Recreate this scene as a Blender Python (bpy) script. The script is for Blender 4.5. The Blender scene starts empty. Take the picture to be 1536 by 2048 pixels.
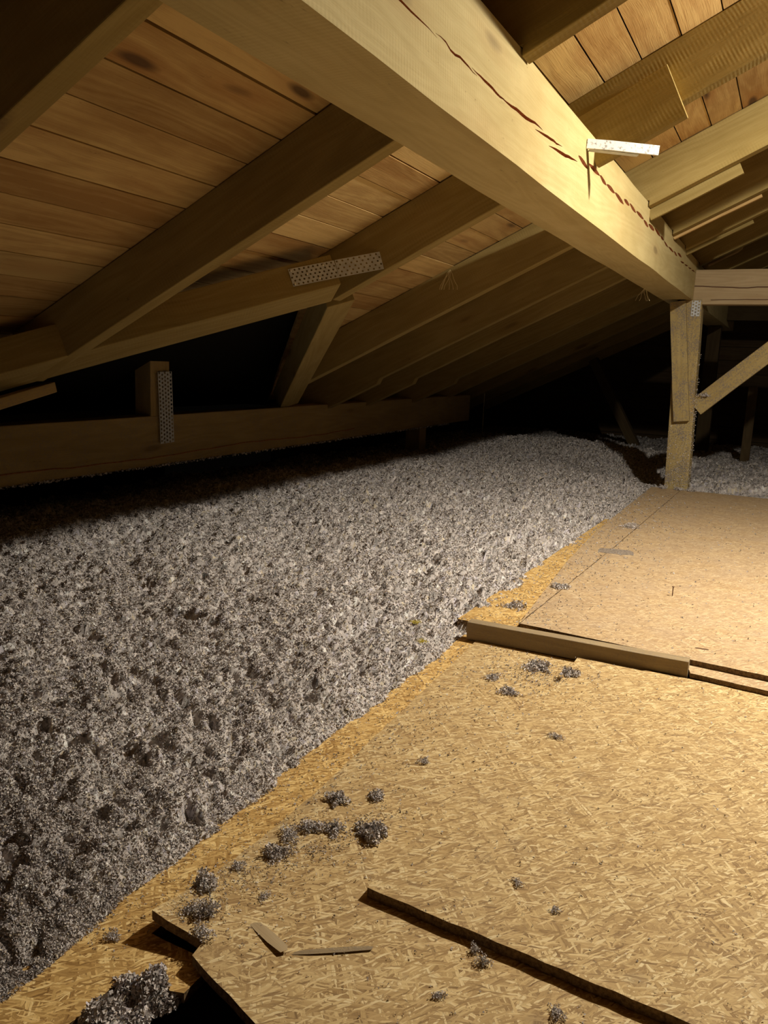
import bpy, bmesh, math, random
import numpy as np
from mathutils import Vector, Matrix
random.seed(7); rng = np.random.default_rng(11)
S = bpy.context.scene; COL = S.collection

# ------------------------------------------------------------------ camera
cam_d = bpy.data.cameras.new('camera'); cam = bpy.data.objects.new('camera', cam_d); COL.objects.link(cam)
pitch, roll, yaw = math.radians(-10.699), math.radians(2.341), math.radians(-26.765)
fw = Vector((math.sin(yaw)*math.cos(pitch), math.cos(yaw)*math.cos(pitch), math.sin(pitch)))
rt0 = Vector((math.cos(yaw), -math.sin(yaw), 0)); up0 = rt0.cross(fw)
rt = rt0*math.cos(roll) + up0*math.sin(roll); up = -rt0*math.sin(roll) + up0*math.cos(roll)
cam.matrix_world = Matrix(((rt.x, up.x, -fw.x, 0), (rt.y, up.y, -fw.y, 0), (rt.z, up.z, -fw.z, 1.0), (0, 0, 0, 1)))
cam_d.sensor_fit = 'VERTICAL'; cam_d.sensor_height = 36; cam_d.lens = 1581.2/2048*36
cam_d.clip_start = .02; cam_d.clip_end = 100
S.camera = cam

# ------------------------------------------------------------------ world, light, exposure
W = bpy.data.worlds.new('attic_dark'); S.world = W; W.use_nodes = True
W.node_tree.nodes['Background'].inputs[0].default_value = (.5, .42, .3, 1)
W.node_tree.nodes['Background'].inputs[1].default_value = .001
LAMP = (0.76, 3.56, 2.735)
ld = bpy.data.lights.new('bulb_light', 'POINT'); lo = bpy.data.objects.new('bulb_light', ld); COL.objects.link(lo)
lo.location = LAMP; ld.energy = 112; ld.color = (1, .93, .79); ld.shadow_soft_size = .07
ad = bpy.data.lights.new('added_floor_light', 'AREA'); ao = bpy.data.objects.new('added_floor_light', ad); COL.objects.link(ao)
ad.shape = 'DISK'; ad.size = .14; ad.energy = 88; ad.color = (1, .93, .79); ao.location = (LAMP[0], LAMP[1], LAMP[2]-.047)   # added below the bulb, faces straight down to brighten floor over roof
S.view_settings.view_transform = 'Standard'; S.view_settings.look = 'None'
S.view_settings.gamma = 1; S.view_settings.use_curve_mapping = False; S.view_settings.exposure = 0.64

# ------------------------------------------------------------------ node helpers
class NT:
    def __init__(s, name):
        s.m = bpy.data.materials.new(name); s.m.use_nodes = True; s.t = s.m.node_tree
        s.b = s.t.nodes['Principled BSDF']; s.b.inputs['Specular IOR Level'].default_value = .15
    def n(s, kind, **kw):
        x = s.t.nodes.new('ShaderNode'+kind)
        for k, v in kw.items():
            if k[0] == '_': setattr(x, k[1:], v)
            elif isinstance(k, str) and k.startswith('i') and k[1:].isdigit(): s.put(x.inputs[int(k[1:])], v)
            else: s.put(x.inputs[k.replace('__', ' ')], v)
        return x
    def put(s, inp, v):
        if isinstance(v, bpy.types.NodeSocket): s.t.links.new(v, inp)
        elif isinstance(v, bpy.types.Node): s.t.links.new(v.outputs[0], inp)
        else:
            if inp.type == 'RGBA' and len(v) == 3: v = (*v, 1)
            inp.default_value = v
    def math(s, op, a, b=0, clamp=False):
        x = s.n('Math', _operation=op, i0=a, i1=b); x.use_clamp = clamp; return x.outputs[0]
    def vmul(s, v, sc): return s.n('VectorMath', _operation='MULTIPLY', i0=v, i1=sc).outputs[0]
    def vadd(s, v, w): return s.n('VectorMath', _operation='ADD', i0=v, i1=w).outputs[0]
    def noise(s, v, scale, detail=3, rough=.55, dist=0):
        x = s.n('TexNoise', Vector=v, Scale=scale, Detail=detail, Roughness=rough, Distortion=dist); return x.outputs
    def ramp(s, f, stops, interp='LINEAR'):
        x = s.n('ValToRGB', Fac=f); cr = x.color_ramp; cr.interpolation = interp
        while len(cr.elements) < len(stops): cr.elements.new(.5)
        for e, (p, c) in zip(cr.elements, stops):
            e.position = p; e.color = (*c, 1) if len(c) == 3 else c
        return x.outputs[0]
    def mix(s, f, a, b, mode='MIX'):
        x = s.t.nodes.new('ShaderNodeMix'); x.data_type = 'RGBA'; x.blend_type = mode
        s.put(x.inputs[0], f); s.put(x.inputs[6], a); s.put(x.inputs[7], b); return x.outputs[2]
    def rng(s, v, a, b, c=0, d=1):
        x = s.n('MapRange', Value=v); x.inputs[1].default_value = a; x.inputs[2].default_value = b
        x.inputs[3].default_value = c; x.inputs[4].default_value = d; return x.outputs[0]
    def out(s, col, rough=.8, bump=None, strength=.4, dist=.003):
        s.put(s.b.inputs['Base Color'], col); s.put(s.b.inputs['Roughness'], rough)
        if bump is not None:
            x = s.n('Bump', Height=bump, Strength=strength, Distance=dist); s.put(s.b.inputs['Normal'], x.outputs[0])
        return s.m

def wood(name, light, dark, saw=0., blotch=.5, knots=1., speck=0., vary=.25, grain=1., tonevar=0.):
    """sawn softwood, grain along the object's local X"""
    N = NT(name); co = N.n('TexCoord').outputs['Object']; rnd = N.n('ObjectInfo').outputs['Random']
    off = N.n('CombineXYZ', X=N.math('MULTIPLY', rnd, 37.3), Y=N.math('MULTIPLY', rnd, 91.7), Z=N.math('MULTIPLY', rnd, 53.1)).outputs[0]
    v = N.vadd(co, off)
    warp = N.noise(v, 1.3, 2)[1]
    vw = N.vadd(v, N.vmul(N.vadd(warp, (-.5, -.5, -.5)), (.0, .06, .06)))
    big = N.noise(N.vmul(vw, (1.0, 7, 7)), 1.0, 4)[0]
    ring = N.math('SINE', N.math('MULTIPLY', N.noise(N.vmul(vw, (.55, 6, 6)), 1.0, 1.5)[0], 75))
    fine = N.noise(N.vmul(vw, (6, 230, 230)), 1.0, 2, .7)[0]
    stain = N.noise(v, 2.7, 4, .6)[0]
    f = N.math('ADD', N.math('MULTIPLY', big, .65), N.math('MULTIPLY', ring, .07*grain))
    f = N.math('ADD', f, N.math('MULTIPLY', N.math('SUBTRACT', fine, .5), .38*grain))
    f = N.math('ADD', f, N.math('MULTIPLY', N.math('SUBTRACT', stain, .5), blotch))
    if tonevar: f = N.math('ADD', f, N.math('MULTIPLY', N.math('SUBTRACT', N.math('FRACT', N.math('MULTIPLY', rnd, 7.31)), .5), tonevar))
    col = N.ramp(N.math('ADD', f, .17), [(.22, dark), (.5, tuple(.5*(a+b) for a, b in zip(light, dark))), (.72, light)])
    # knots
    kv = N.n('TexVoronoi', Vector=N.vmul(N.vadd(vw, N.vmul(warp, (.05, .02, .02))), (1.6, 6.0, 6.0)), Scale=1.0)
    kd = kv.outputs['Distance']
    ksel = N.math('GREATER_THAN', N.n('SeparateColor', Color=kv.outputs['Color']).outputs[0], .45)
    kk = N.math('MULTIPLY', N.rng(kd, .16, .08), ksel); halo = N.math('MULTIPLY', N.rng(kd, .4, .12), ksel)
    col = N.mix(N.math('MULTIPLY', halo, .35*knots), col, (dark[0]*.9, dark[1]*.62, dark[2]*.5))
    col = N.mix(N.math('MULTIPLY', kk, .8*knots), col, (.07, .038, .022))
    # dark flecks
    fl = N.noise(N.vmul(v, (14, 60, 60)), 1.0, 3, .7)[0]
    col = N.mix(N.math('MULTIPLY', N.rng(fl, .68, .76), .5), col, (dark[0]*.4, dark[1]*.36, dark[2]*.35))
    bump = N.math('ADD', N.math('MULTIPLY', fine, .5), N.math('MULTIPLY', stain, .8))
    if saw:
        sx = N.n('SeparateXYZ', Vector=v).outputs
        sv = N.math('ADD', N.math('MULTIPLY', sx[0], 1.0), N.math('MULTIPLY', sx[2], .12))
        sw = N.math('SINE', N.math('ADD', N.math('MULTIPLY', sv, 420), N.math('MULTIPLY', N.noise(v, 5, 2)[0], 9)))
        sm = N.math('MULTIPLY', N.math('MULTIPLY', N.math('ADD', N.math('MULTIPLY', sw, .5), .5), saw), N.rng(N.noise(N.vmul(v, (2, 9, 9)), 2.2, 3)[0], .4, .68))
        col = N.mix(N.math('MULTIPLY', sm, .42), col, tuple(min(1, c*1.35) for c in light))
        bump = N.math('ADD', bump, N.math('MULTIPLY', sm, .8))
    if speck:
        sp = N.noise(v, 95, 3, .7)[0]; sb = N.noise(v, 9, 2)[0]
        sm = N.math('MULTIPLY', N.rng(N.math('ADD', sp, N.math('MULTIPLY', sb, .5)), .76, .86), speck)
        col = N.mix(sm, col, (.30, .25, .21)); bump = N.math('ADD', bump, N.math('MULTIPLY', sm, 1.5))
    hs = N.n('HueSaturation', Color=col, Value=N.rng(rnd, 0, 1, .76*(1-vary), .76*(1+vary))); 
    return N.out(hs.outputs[0], .85, bump, .35, .004)

def osb(name, dust=.25, tint=(1, 1, 1)):
    N = NT(name); co = N.n('TexCoord').outputs['Object']; rnd = N.n('ObjectInfo').outputs['Random']
    off = N.n('CombineXYZ', X=N.math('MULTIPLY', rnd, 13.3), Y=N.math('MULTIPLY', rnd, 7.7), Z=0.0).outputs[0]
    v = N.vadd(co, off)
    w1 = N.vmul(N.vadd(N.noise(v, 7, 2)[1], (-.5, -.5, -.5)), (.032, .032, 0))
    w2 = N.vmul(N.vadd(N.noise(v, 60, 2)[1], (-.5, -.5, -.5)), (.005, .005, 0))
    vw = N.vadd(N.vadd(v, w1), w2)
    pal = [(0, (.19, .105, .04)), (.13, (.37, .235, .10)), (.36, (.54, .375, .175)), (.6, (.68, .50, .255)), (.8, (.88, .70, .40)), (.95, (1, .88, .60))]
    col = None; hgt = None
    for i, (ang, L, Wd, thr) in enumerate([(20, .15, .034, 0), (-38, .12, .021, .35), (78, .085, .015, .5), (142, .10, .012, .58), (5, .055, .007, .58), (105, .04, .005, .6), (50, .085, .006, .62), (-20, .035, .004, .6), (125, .028, .0035, .68)]):
        a = math.radians(ang)
        rotv = N.n('VectorRotate', _rotation_type='Z_AXIS', Vector=vw, Angle=a).outputs[0]
        sv = N.vadd(N.vmul(rotv, (1/L, 1/Wd, 0)), (i*17.3, i*9.1, 0))
        vo = N.n('TexVoronoi', _voronoi_dimensions='2D', Vector=sv, Scale=1.0)
        rc = N.n('SeparateColor', Color=vo.outputs['Color']).outputs
        grain = N.noise(N.vmul(rotv, (25, 500, 1)), 1.0, 2, .6)[0]
        g = N.math('ADD', N.math('MULTIPLY', rc[0], .85), N.math('MULTIPLY', N.math('SUBTRACT', grain, .38), .6))
        c = N.ramp(g, pal)
        if col is None: col = c; hgt = rc[2]
        else:
            ed = N.n('TexVoronoi', _voronoi_dimensions='2D', _feature='DISTANCE_TO_EDGE', Vector=sv, Scale=1.0).outputs['Distance']
            pres = N.math('MULTIPLY', N.math('GREATER_THAN', rc[1], thr), N.math('GREATER_THAN', ed, .03))
            rim = N.math('MULTIPLY', N.math('GREATER_THAN', rc[1], thr), N.rng(ed, .07, .03))
            col = N.mix(pres, col, c); col = N.mix(N.math('MULTIPLY', rim, .35), col, (.25, .15, .07))
            hgt = N.mix(pres, hgt, N.math('ADD', rc[2], i*.12))
    # small dark slits and crumbs pressed between strands
    sl = N.noise(N.vmul(N.n('VectorRotate', _rotation_type='Z_AXIS', Vector=vw, Angle=.5).outputs[0], (35, 150, 1)), 1, 2, .6)[0]
    col = N.mix(N.math('MULTIPLY', N.rng(sl, .69, .75), .65), col, (.10, .06, .035))
    bl = N.noise(v, 5, 3)[0]; d2 = N.noise(v, 160, 2, .7)[0]
    dm = N.math('MULTIPLY', N.math('ADD', N.rng(bl, .3, .7, .45, 1.1), N.math('MULTIPLY', d2, .5)), dust, clamp=True)
    col = N.mix(dm, col, (.50, .40, .29))
    col = N.mix(N.math('MULTIPLY', N.rng(N.noise(v, 11, 3)[0], .62, .72), .2), col, (.30, .25, .2))
    col = N.mix(1.0, col, tint, 'MULTIPLY')
    return N.out(N.mix(1.0, col, (.81, .775, .69), 'MULTIPLY'), .72, N.math('ADD', hgt, N.math('MULTIPLY', sl, .4)), .35, .0015)

M = {}
M['purlin'] = wood('purlin_wood', (.69, .55, .265), (.51, .385, .155), saw=.3, blotch=.5, knots=.55, vary=.0, grain=.75)
M['rafter'] = wood('rafter_wood', (.43, .32, .12), (.29, .20, .06), saw=.3, blotch=.4, knots=.6, vary=.10)
M['board'] = wood('board_wood', (.78, .54, .22), (.44, .25, .085), blotch=.65, knots=1., vary=.18, tonevar=.42)
M['post'] = wood('post_wood', (.64, .49, .22), (.46, .33, .13), blotch=.5, knots=.8, speck=.85, vary=.05)
M['cleat'] = wood('cleat_wood', (.72, .50, .22), (.48, .29, .11), blotch=.5, knots=.9, vary=.15)
M['batten'] = wood('batten_wood', (.46, .35, .20), (.32, .23, .13), blotch=.6, knots=.5, speck=.3, vary=0)
M['plate'] = wood('plate_wood', (.54, .39, .17), (.38, .26, .10), blotch=.4, knots=.5, speck=.3, vary=.1)
M['tie'] = wood('tie_wood', (.58, .44, .26), (.42, .30, .16), blotch=.5, knots=.9, vary=.05)
M['far'] = wood('far_gloom_wood', (.11, .075, .035), (.07, .045, .02), vary=.1)  # dusty wood, colour darkened further to stand for the lamp's fall-off
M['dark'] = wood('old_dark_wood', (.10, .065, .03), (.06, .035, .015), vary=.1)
M['osb'] = osb('osb_trodden', .20, (1.0, .985, .95))
M['osb_far'] = osb('osb_dusty', .48, (1.0, .97, 1.02))
M['osb_new'] = osb('osb_fresh', .06, (1.12, 1.02, .80))
N = NT('osb_cut_edge'); v = N.n('TexCoord').outputs['Object']
M['edge'] = N.out(N.ramp(N.noise(v, 120, 3, .7)[0], [(.3, (.07, .04, .02)), (.7, (.28, .18, .09))]), .9, N.noise(v, 160, 2)[0], .5)
N = NT('galvanised_steel'); v = N.n('TexCoord').outputs['Object']
N.b.inputs['Metallic'].default_value = .15
M['steel'] = N.out(N.ramp(N.noise(v, 30, 4)[0], [(.3, (.44, .45, .46)), (.7, (.62, .63, .63))]), .5)
N = NT('white_painted_metal'); v = N.n('TexCoord').outputs['Object']
M['white'] = N.out(N.ramp(N.noise(v, 70, 4, .7)[0], [(.36, (.35, .35, .36)), (.46, (.9, .9, .88))]), .5)
N = NT('bright_nail'); N.b.inputs['Metallic'].default_value = .8; M['nail'] = N.out((.75, .74, .70), .35)
N = NT('rusty_nail'); M['rust'] = N.out((.12, .06, .035), .7)
N = NT('split_inside'); v = N.n('TexCoord').outputs['Object']
M['split'] = N.out(N.ramp(N.noise(v, 60, 3)[0], [(.3, (.22, .075, .03)), (.7, (.42, .17, .07))]), .95)
N = NT('cellulose'); at = N.n('Attribute', _attribute_name='flake_tone'); v = N.n('TexCoord').outputs['Object']
M['cell'] = N.out(N.mix(.15, at.outputs['Color'], N.ramp(N.noise(v, 90, 3, .7)[0], [(.3, (.10, .09, .085)), (.7, (.6, .56, .52))])), .95)
N = NT('straw'); M['straw'] = N.out((.72, .62, .36), .7)
N = NT('foam_yellow'); M['foam'] = N.out((.62, .52, .10), .9)
N = NT('felt'); M['felt'] = N.out((.012, .010, .008), .95)
N = NT('grey_dust'); v = N.n('TexCoord').outputs['Object']; M['dust'] = N.out(N.ramp(N.noise(v, 80, 3)[0], [(.3, (.16, .13, .11)), (.7, (.36, .29, .22))]), .95)
N = NT('bulb_glass'); N.put(N.b.inputs['Emission Color'], (1, .85, .6)); N.b.inputs['Emission Strength'].default_value = 30; M['bulb'] = N.m
N = NT('black_plastic'); M['black'] = N.out((.03, .03, .03), .5)

# ------------------------------------------------------------------ object helpers
def link(name, me, mat, parent=None):
    o = bpy.data.objects.new(name, me); COL.objects.link(o)
    if mat and not me.materials: me.materials.append(mat)
    if parent: o.parent = parent
    return o
def tag(o, label, cat, group=None, kind=None):
    o['label'] = label; o['category'] = cat
    if group: o['group'] = group
    if kind: o['kind'] = kind
    return o
def bevel(o, w=.003):
    m = o.modifiers.new('worn_edges', 'BEVEL'); m.width = w; m.segments = 2; m.limit_method = 'ANGLE'; m.angle_limit = .6
    return o
def boxmesh(sx, sy, sz, nx=1, jit=0, seed=0, taper=0):
    """box along local X from 0 to sx, centred in Y, Z from 0 to sz"""
    r = random.Random(seed); V = []; F = []
    for i in range(nx+1):
        x = sx*i/nx; dy = r.uniform(-jit, jit); dz = r.uniform(-jit, jit)
        for (y, z) in ((-sy/2, 0), (sy/2, 0), (sy/2, sz), (-sy/2, sz)):
            V.append((x, y+dy+r.uniform(-jit, jit)*.4, z+dz+r.uniform(-jit, jit)*.4))
    for i in range(nx):
        a = 4*i
        for k in range(4):
            F.append((a+k, a+(k+1) % 4, a+4+(k+1) % 4, a+4+k)[::-1])
    F.append((0, 1, 2, 3)); F.append(tuple(4*nx+k for k in (3, 2, 1, 0)))
    me = bpy.data.meshes.new('timber'); me.from_pydata(V, [], F); me.update(); return me
def basis(p, x, z):
    x = Vector(x).normalized(); z = Vector(z); z = (z - x*z.dot(x)).normalized(); y = z.cross(x)
    return Matrix(((x.x, y.x, z.x, p[0]), (x.y, y.y, z.y, p[1]), (x.z, y.z, z.z, p[2]), (0, 0, 0, 1)))
def timber(name, p0, p1, w, h, mat, upv=(0, 0, 1), parent=None, nx=None, jit=.0012, bev=.004, seed=None):
    """straight timber from p0 to p1 measured on the middle of its underside"""
    p0 = Vector(p0); p1 = Vector(p1); L = (p1-p0).length
    me = boxmesh(L, w, h, nx or max(1, int(L/.35)), jit, seed if seed is not None else random.random())
    o = link(name, me, mat, parent); o.matrix_world = basis(p0, p1-p0, upv)
    if bev: bevel(o, bev)
    return o
def prism(name, pts, z0, z1, mat, parent=None, mat2=None):
    """flat polygon in XY between two heights, top gets mat, sides and bottom mat2"""
    bm = bmesh.new(); b = [bm.verts.new((x, y, z0)) for x, y in pts]; t = [bm.verts.new((x, y, z1)) for x, y in pts]
    bm.faces.new(t); bm.faces.new(b[::-1]).material_index = 1 if mat2 else 0
    for i in range(len(pts)):
        j = (i+1) % len(pts); f = bm.faces.new((b[i], b[j], t[j], t[i])); f.material_index = 1 if mat2 else 0
    bmesh.ops.recalc_face_normals(bm, faces=bm.faces)
    me = bpy.data.meshes.new(name); bm.to_mesh(me); bm.free(); me.materials.append(mat)
    if mat2: me.materials.append(mat2)
    return link(name, me, None, parent)
def ragged(pts, step=.03, amp=.0018, seed=1):
    r = random.Random(seed); out = []
    for i, p in enumerate(pts):
        q = pts[(i+1) % len(pts)]; d = math.dist(p, q); n = min(60, max(1, int(d/step)))
        for k in range(n):
            t = k/n; a = 0 if k == 0 else amp
            out.append((p[0]+(q[0]-p[0])*t+r.uniform(-a, a), p[1]+(q[1]-p[1])*t+r.uniform(-a, a)))
    return out
def tube(name, pts, r, mat, parent=None, seg=6):
    cu = bpy.data.curves.new(name, 'CURVE'); cu.dimensions = '3D'; cu.bevel_depth = r; cu.bevel_resolution = 1; cu.use_fill_caps = True
    sp = cu.splines.new('POLY'); sp.points.add(len(pts)-1)
    for p, q in zip(sp.points, pts): p.co = (*q, 1)
    t = bpy.data.objects.new('t', cu); COL.objects.link(t); dg = bpy.context.evaluated_depsgraph_get()
    me = bpy.data.meshes.new_from_object(t.evaluated_get(dg)); bpy.data.objects.remove(t)
    me.materials.clear(); return link(name, me, mat, parent)
def lathe(name, prof, mat, loc, parent=None, n=16, axis=(0, 0, 1)):
    bm = bmesh.new(); rings = []
    for r, z in prof:
        rings.append([bm.verts.new((r*math.cos(2*math.pi*k/n), r*math.sin(2*math.pi*k/n), z)) for k in range(n)])
    for a, b in zip(rings, rings[1:]):
        for k in range(n): bm.faces.new((a[k], a[(k+1) % n], b[(k+1) % n], b[k]))
    bm.faces.new(rings[0][::-1]); bm.faces.new(rings[-1])
    me = bpy.data.meshes.new(name); bm.to_mesh(me); bm.free()
    o = link(name, me, mat); z = Vector(axis).normalized(); x = Vector((1, 0, 0)) if abs(z.x) < .9 else Vector((0, 1, 0))
    o.matrix_world = basis(loc, x - z*x.dot(z), z); 
    if parent: o.parent = parent; o.matrix_parent_inverse = parent.matrix_world.inverted()
    return o
def keep(o, parent):
    """parent while keeping the world place"""
    o.parent = parent; o.matrix_parent_inverse = parent.matrix_world.inverted(); return o

TAN = math.tan(math.radians(25.78)); X0 = -.865
RZ = lambda x: 1.93 + TAN*(x-X0)        # rafter undersides
BZ = lambda x: 2.19 + TAN*(x-X0)        # board undersides
SL = Vector((1, 0, TAN)).normalized(); NRM = Vector((-TAN, 0, 1)).normalized()
RDEPTH = (2.19-1.93)*NRM.z
RIDGE = 2.0; J = (-2.15, 3.62)          # dormer valleys meet here
K1, K2 = 1.15, 1.17
Y0, Y1 = -1.6, 12.6

# ------------------------------------------------------------------ the setting
fl = prism('floor', [(-5.6, Y0), (5, Y0), (5, Y1), (-5.6, Y1)], -.34, -.28, M['dark']); fl['kind'] = 'structure'
# roof decking slabs above the boards, with the dormer opening cut out
def slab(name, outline, zf, th, mat):
    bm = bmesh.new(); b = [bm.verts.new((x, y, zf(x, y))) for x, y in outline]; t = [bm.verts.new((x, y, zf(x, y)+th)) for x, y in outline]
    bm.faces.new(t); bm.faces.new(b[::-1])
    for i in range(len(outline)):
        j = (i+1) % len(outline); bm.faces.new((b[i], b[j], t[j], t[i]))
    bmesh.ops.triangulate(bm, faces=[f for f in bm.faces if len(f.verts) > 4]); bmesh.ops.recalc_face_normals(bm, faces=bm.faces)
    return bm
zL = lambda x, y: BZ(x)+.030
zR = lambda x, y: BZ(RIDGE)+.030 - TAN*(x-RIDGE)
bms = [slab('a', [(-4.3, Y0), (RIDGE, Y0), (RIDGE, Y1), (-4.3, Y1), (-4.3, J[1]+K2*2.15), J, (-4.3, J[1]-K1*2.15)], zL, .03, None),
       slab('b', [(RIDGE, Y0), (5.0, Y0), (5.0, Y1), (RIDGE, Y1)], zR, .03, None)]
zj = zL(*J)
def zD(x, y): return zj - (abs(y-J[1]))*TAN/ (K1 if y < J[1] else K2)
bms.append(slab('c', [J, (-4.3, J[1]-K1*2.15), (-5.7, J[1]-K1*2.15), (-5.7, J[1])], zD, .03, None))
bms.append(slab('d', [J, (-5.7, J[1]), (-5.7, J[1]+K2*2.15), (-4.3, J[1]+K2*2.15)], zD, .03, None))
V = []; F = []
for b in bms:
    o = len(V); b.verts.ensure_lookup_table(); b.verts.index_update()
    V += [v.co[:] for v in b.verts]; F += [tuple(o+v.index for v in f.verts) for f in b.faces]; b.free()
me = bpy.data.meshes.new('ceiling'); me.from_pydata(V, [], F); me.update()
ceil = link('ceiling', me, M['felt']); ceil['kind'] = 'structure'
# boards, parts of the ceiling: rows follow the slope, butt joints over rafters
PITCH = .1465
RY = [-.95, .2, 1.34, 2.51, 3.60, 4.88, 5.88, 6.58, 7.58, 8.55, 9.5, 10.45, 11.4]   # near faces of the rafters
RW = .075
def board(xa, xb, ya, yb, seed, ka=0, kb=0):
    r = random.Random(seed); L = yb-ya; w = (xb-xa)/SL.x
    drop = r.uniform(0, .005); g = r.uniform(.0015, .004); th = .022
    me = boxmesh(L, w-2*g, th, 1); 
    for v in me.vertices: v.co.x += (ka if v.co.x < .001 else kb)*v.co.y*SL.x
    o = link('roof_board', me, M['board'])
    c = Vector((.5*(xa+xb), ya, BZ(.5*(xa+xb)))) + NRM*drop
    o.matrix_world = basis(c, (0, 1, 0), NRM); keep(o, ceil); return o
k = 0
row = []
x = -.57 - PITCH*24
while x < RIDGE-.05: row.append(x); x += PITCH
for i, xa in enumerate(row):
    xb = xa+PITCH; xm = .5*(xa+xb)
    if xm < J[0]-.02: spans = [(Y0, min(J[1], J[1]+K1*(xm-J[0])+.17)), (max(J[1]+.02, J[1]-K2*(xm-J[0])-.12), Y1)]
    else: spans = [(Y0, Y1)]
    for a, b in spans:
        cuts = [a]
        js = [y+RW/2 for y in RY if a+.6 < y < b-.6]
        rr = random.Random(i*13+int(a*7)); j = rr.randint(1, 4)
        while j < len(js):
            cuts.append(js[j]); j += rr.randint(3, 5)
        cuts.append(b)
        for q, (ya, yb) in enumerate(zip(cuts, cuts[1:])): board(xa, xb, ya+.001, yb-.001, i*31+q, K2 if (ya == a and a > J[1]) else 0, -K1 if (yb == b and b <= J[1]) else 0)
# walls
def plank_wall(name, pts_fn, mat):
    pass
gable = [(-4.3, -.3), (5.0, -.3), (5.0, zR(5.0, 0)), (RIDGE, zR(RIDGE, 0)), (-4.3, zL(-4.3, 0))]
def wallmesh(name, outline, y0, y1):
    bm = bmesh.new(); a = [bm.verts.new((x, y0, z)) for x, z in outline]; b = [bm.verts.new((x, y1, z)) for x, z in outline]
    bm.faces.new(a); bm.faces.new(b[::-1])
    for i in range(len(outline)):
        j = (i+1) % len(outline); bm.faces.new((a[i], a[j], b[j], b[i]))
    bmesh.ops.recalc_face_normals(bm, faces=bm.faces); me = bpy.data.meshes.new(name); bm.to_mesh(me); bm.free()
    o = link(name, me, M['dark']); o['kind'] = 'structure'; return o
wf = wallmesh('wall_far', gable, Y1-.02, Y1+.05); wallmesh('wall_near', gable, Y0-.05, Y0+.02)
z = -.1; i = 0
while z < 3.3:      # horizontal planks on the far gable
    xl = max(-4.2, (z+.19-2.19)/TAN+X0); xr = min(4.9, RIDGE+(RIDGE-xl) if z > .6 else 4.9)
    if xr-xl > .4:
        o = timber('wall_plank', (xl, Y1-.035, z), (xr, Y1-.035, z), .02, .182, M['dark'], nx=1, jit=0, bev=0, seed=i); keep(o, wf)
    z += .19; i += 1
def sidewall(name, pts):
    (xa, ya), (xb, yb), ztop = pts
    d = Vector((xb-xa, yb-ya, 0)); o = timber(name, (xa, ya, -.3), (xb, yb, -.3), .05, ztop+.3, M['dark'], nx=1, jit=0, bev=0); o['kind'] = 'structure'; return o
sidewall('wall_left', ((-4.25, Y0), (-4.25, J[1]-K1*2.1), .55)); sidewall('wall_left', ((-4.25, J[1]+K2*2.1), (-4.25, Y1), .55))
sidewall('wall_dormer', ((-5.65, J[1]-K1*2.15), (-5.65, J[1]+K2*2.15), .75)); sidewall('wall_right', ((4.95, Y0), (4.95, Y1), 2.0))

# ------------------------------------------------------------------ purlin with drying splits
PX0, PX1, PZ0, PZ1 = -1.11, -.865, 1.63, 1.957
pu_me = boxmesh(12.4-Y0, PX1-PX0, PZ1-PZ0, 44, .0022, 3)
purlin = link('purlin', pu_me, M['purlin']); pu_me.materials.append(M['split'])
purlin.matrix_world = basis((.5*(PX0+PX1), Y0, PZ0), (0, 1, 0), (0, 0, 1))
def cutter_solid(path, hw, depth):
    """lens shaped groove into the right face; path of (y, z)"""
    V = []; F = []; n = len(path); yf = -(PX1-PX0)/2
    for i, (y, z) in enumerate(path):
        t = i/(n-1); w = hw*math.sin(math.pi*min(.97, max(.03, t)))**(.45 if hw > .011 else .7)
        lx, lz = y-Y0, z-PZ0
        V += [(lx, yf-.003, lz-w), (lx, yf-.003, lz+w), (lx, yf+depth*math.sin(math.pi*(.1+.8*t)), lz-w*.1)]
    for i in range(n-1):
        a, b = 3*i, 3*i+3
        F += [(a, a+1, b+1, b), (a+1, a+2, b+2, b+1), (a+2, a, b, b+2)]
    F += [(0, 2, 1), (3*n-3, 3*n-2, 3*n-1)]
    return V, F
def wig(y0, z0, y1, z1, seed, n=9, a=.004):
    r = random.Random(seed); return [(y0+(y1-y0)*t/n, z0+(z1-z0)*t/n+(r.uniform(-a, a) if 0 < t < n else 0)) for t in range(n+1)]
cr = [(wig(1.45, 1.783, 1.90, 1.774, 1), .0045), (wig(1.89, 1.781, 2.17, 1.773, 2), .005), (wig(2.13, 1.781, 2.42, 1.775, 3, a=.002), .006), (wig(2.36, 1.776, 2.80, 1.797, 4), .0075),
      (wig(2.71, 1.778, 3.05, 1.806, 5, a=.002), .007), (wig(2.88, 1.768, 3.28, 1.806, 6, a=.002), .009)]
yy = 3.29; q = 0
while yy < 6.3:       # slanted overlapping slits
    L = (.17+.04*math.sin(q*2.1))*(1+(yy-3.3)*.10); zc = 1.787+.0135*(yy-3.3)+.008*math.sin(q*1.3)+ (.028 if yy < 5.2 else .012)
    cr.append((wig(yy, zc+.016, yy+L, zc+.004+.010*(q % 2), 20+q, 5, .001), .0150 if yy < 5 else .012)); yy += L*1.0+.004; q += 1
yy = 6.42
while yy < 8.2:
    cr.append((wig(yy, 1.825+.03*(yy-6.4), yy+.22, 1.837+.03*(yy-6.4), int(yy*50), 4, .002), .008)); yy += .24
cut = bpy.data.objects.new('cut', bpy.data.meshes.new('cut')); COL.objects.link(cut)
V = []; F = []
for path, hw in cr:
    v, f = cutter_solid(path, hw*.85, .018); o = len(V); V += v; F += [tuple(o+i for i in t) for t in f]
cut.data.from_pydata(V, [], F); cut.data.update()
bm = bmesh.new(); bm.from_mesh(cut.data); bmesh.ops.recalc_face_normals(bm, faces=bm.faces); bm.to_mesh(cut.data); bm.free()
cut.data.materials.append(M['purlin']); cut.data.materials.append(M['split'])
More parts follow.
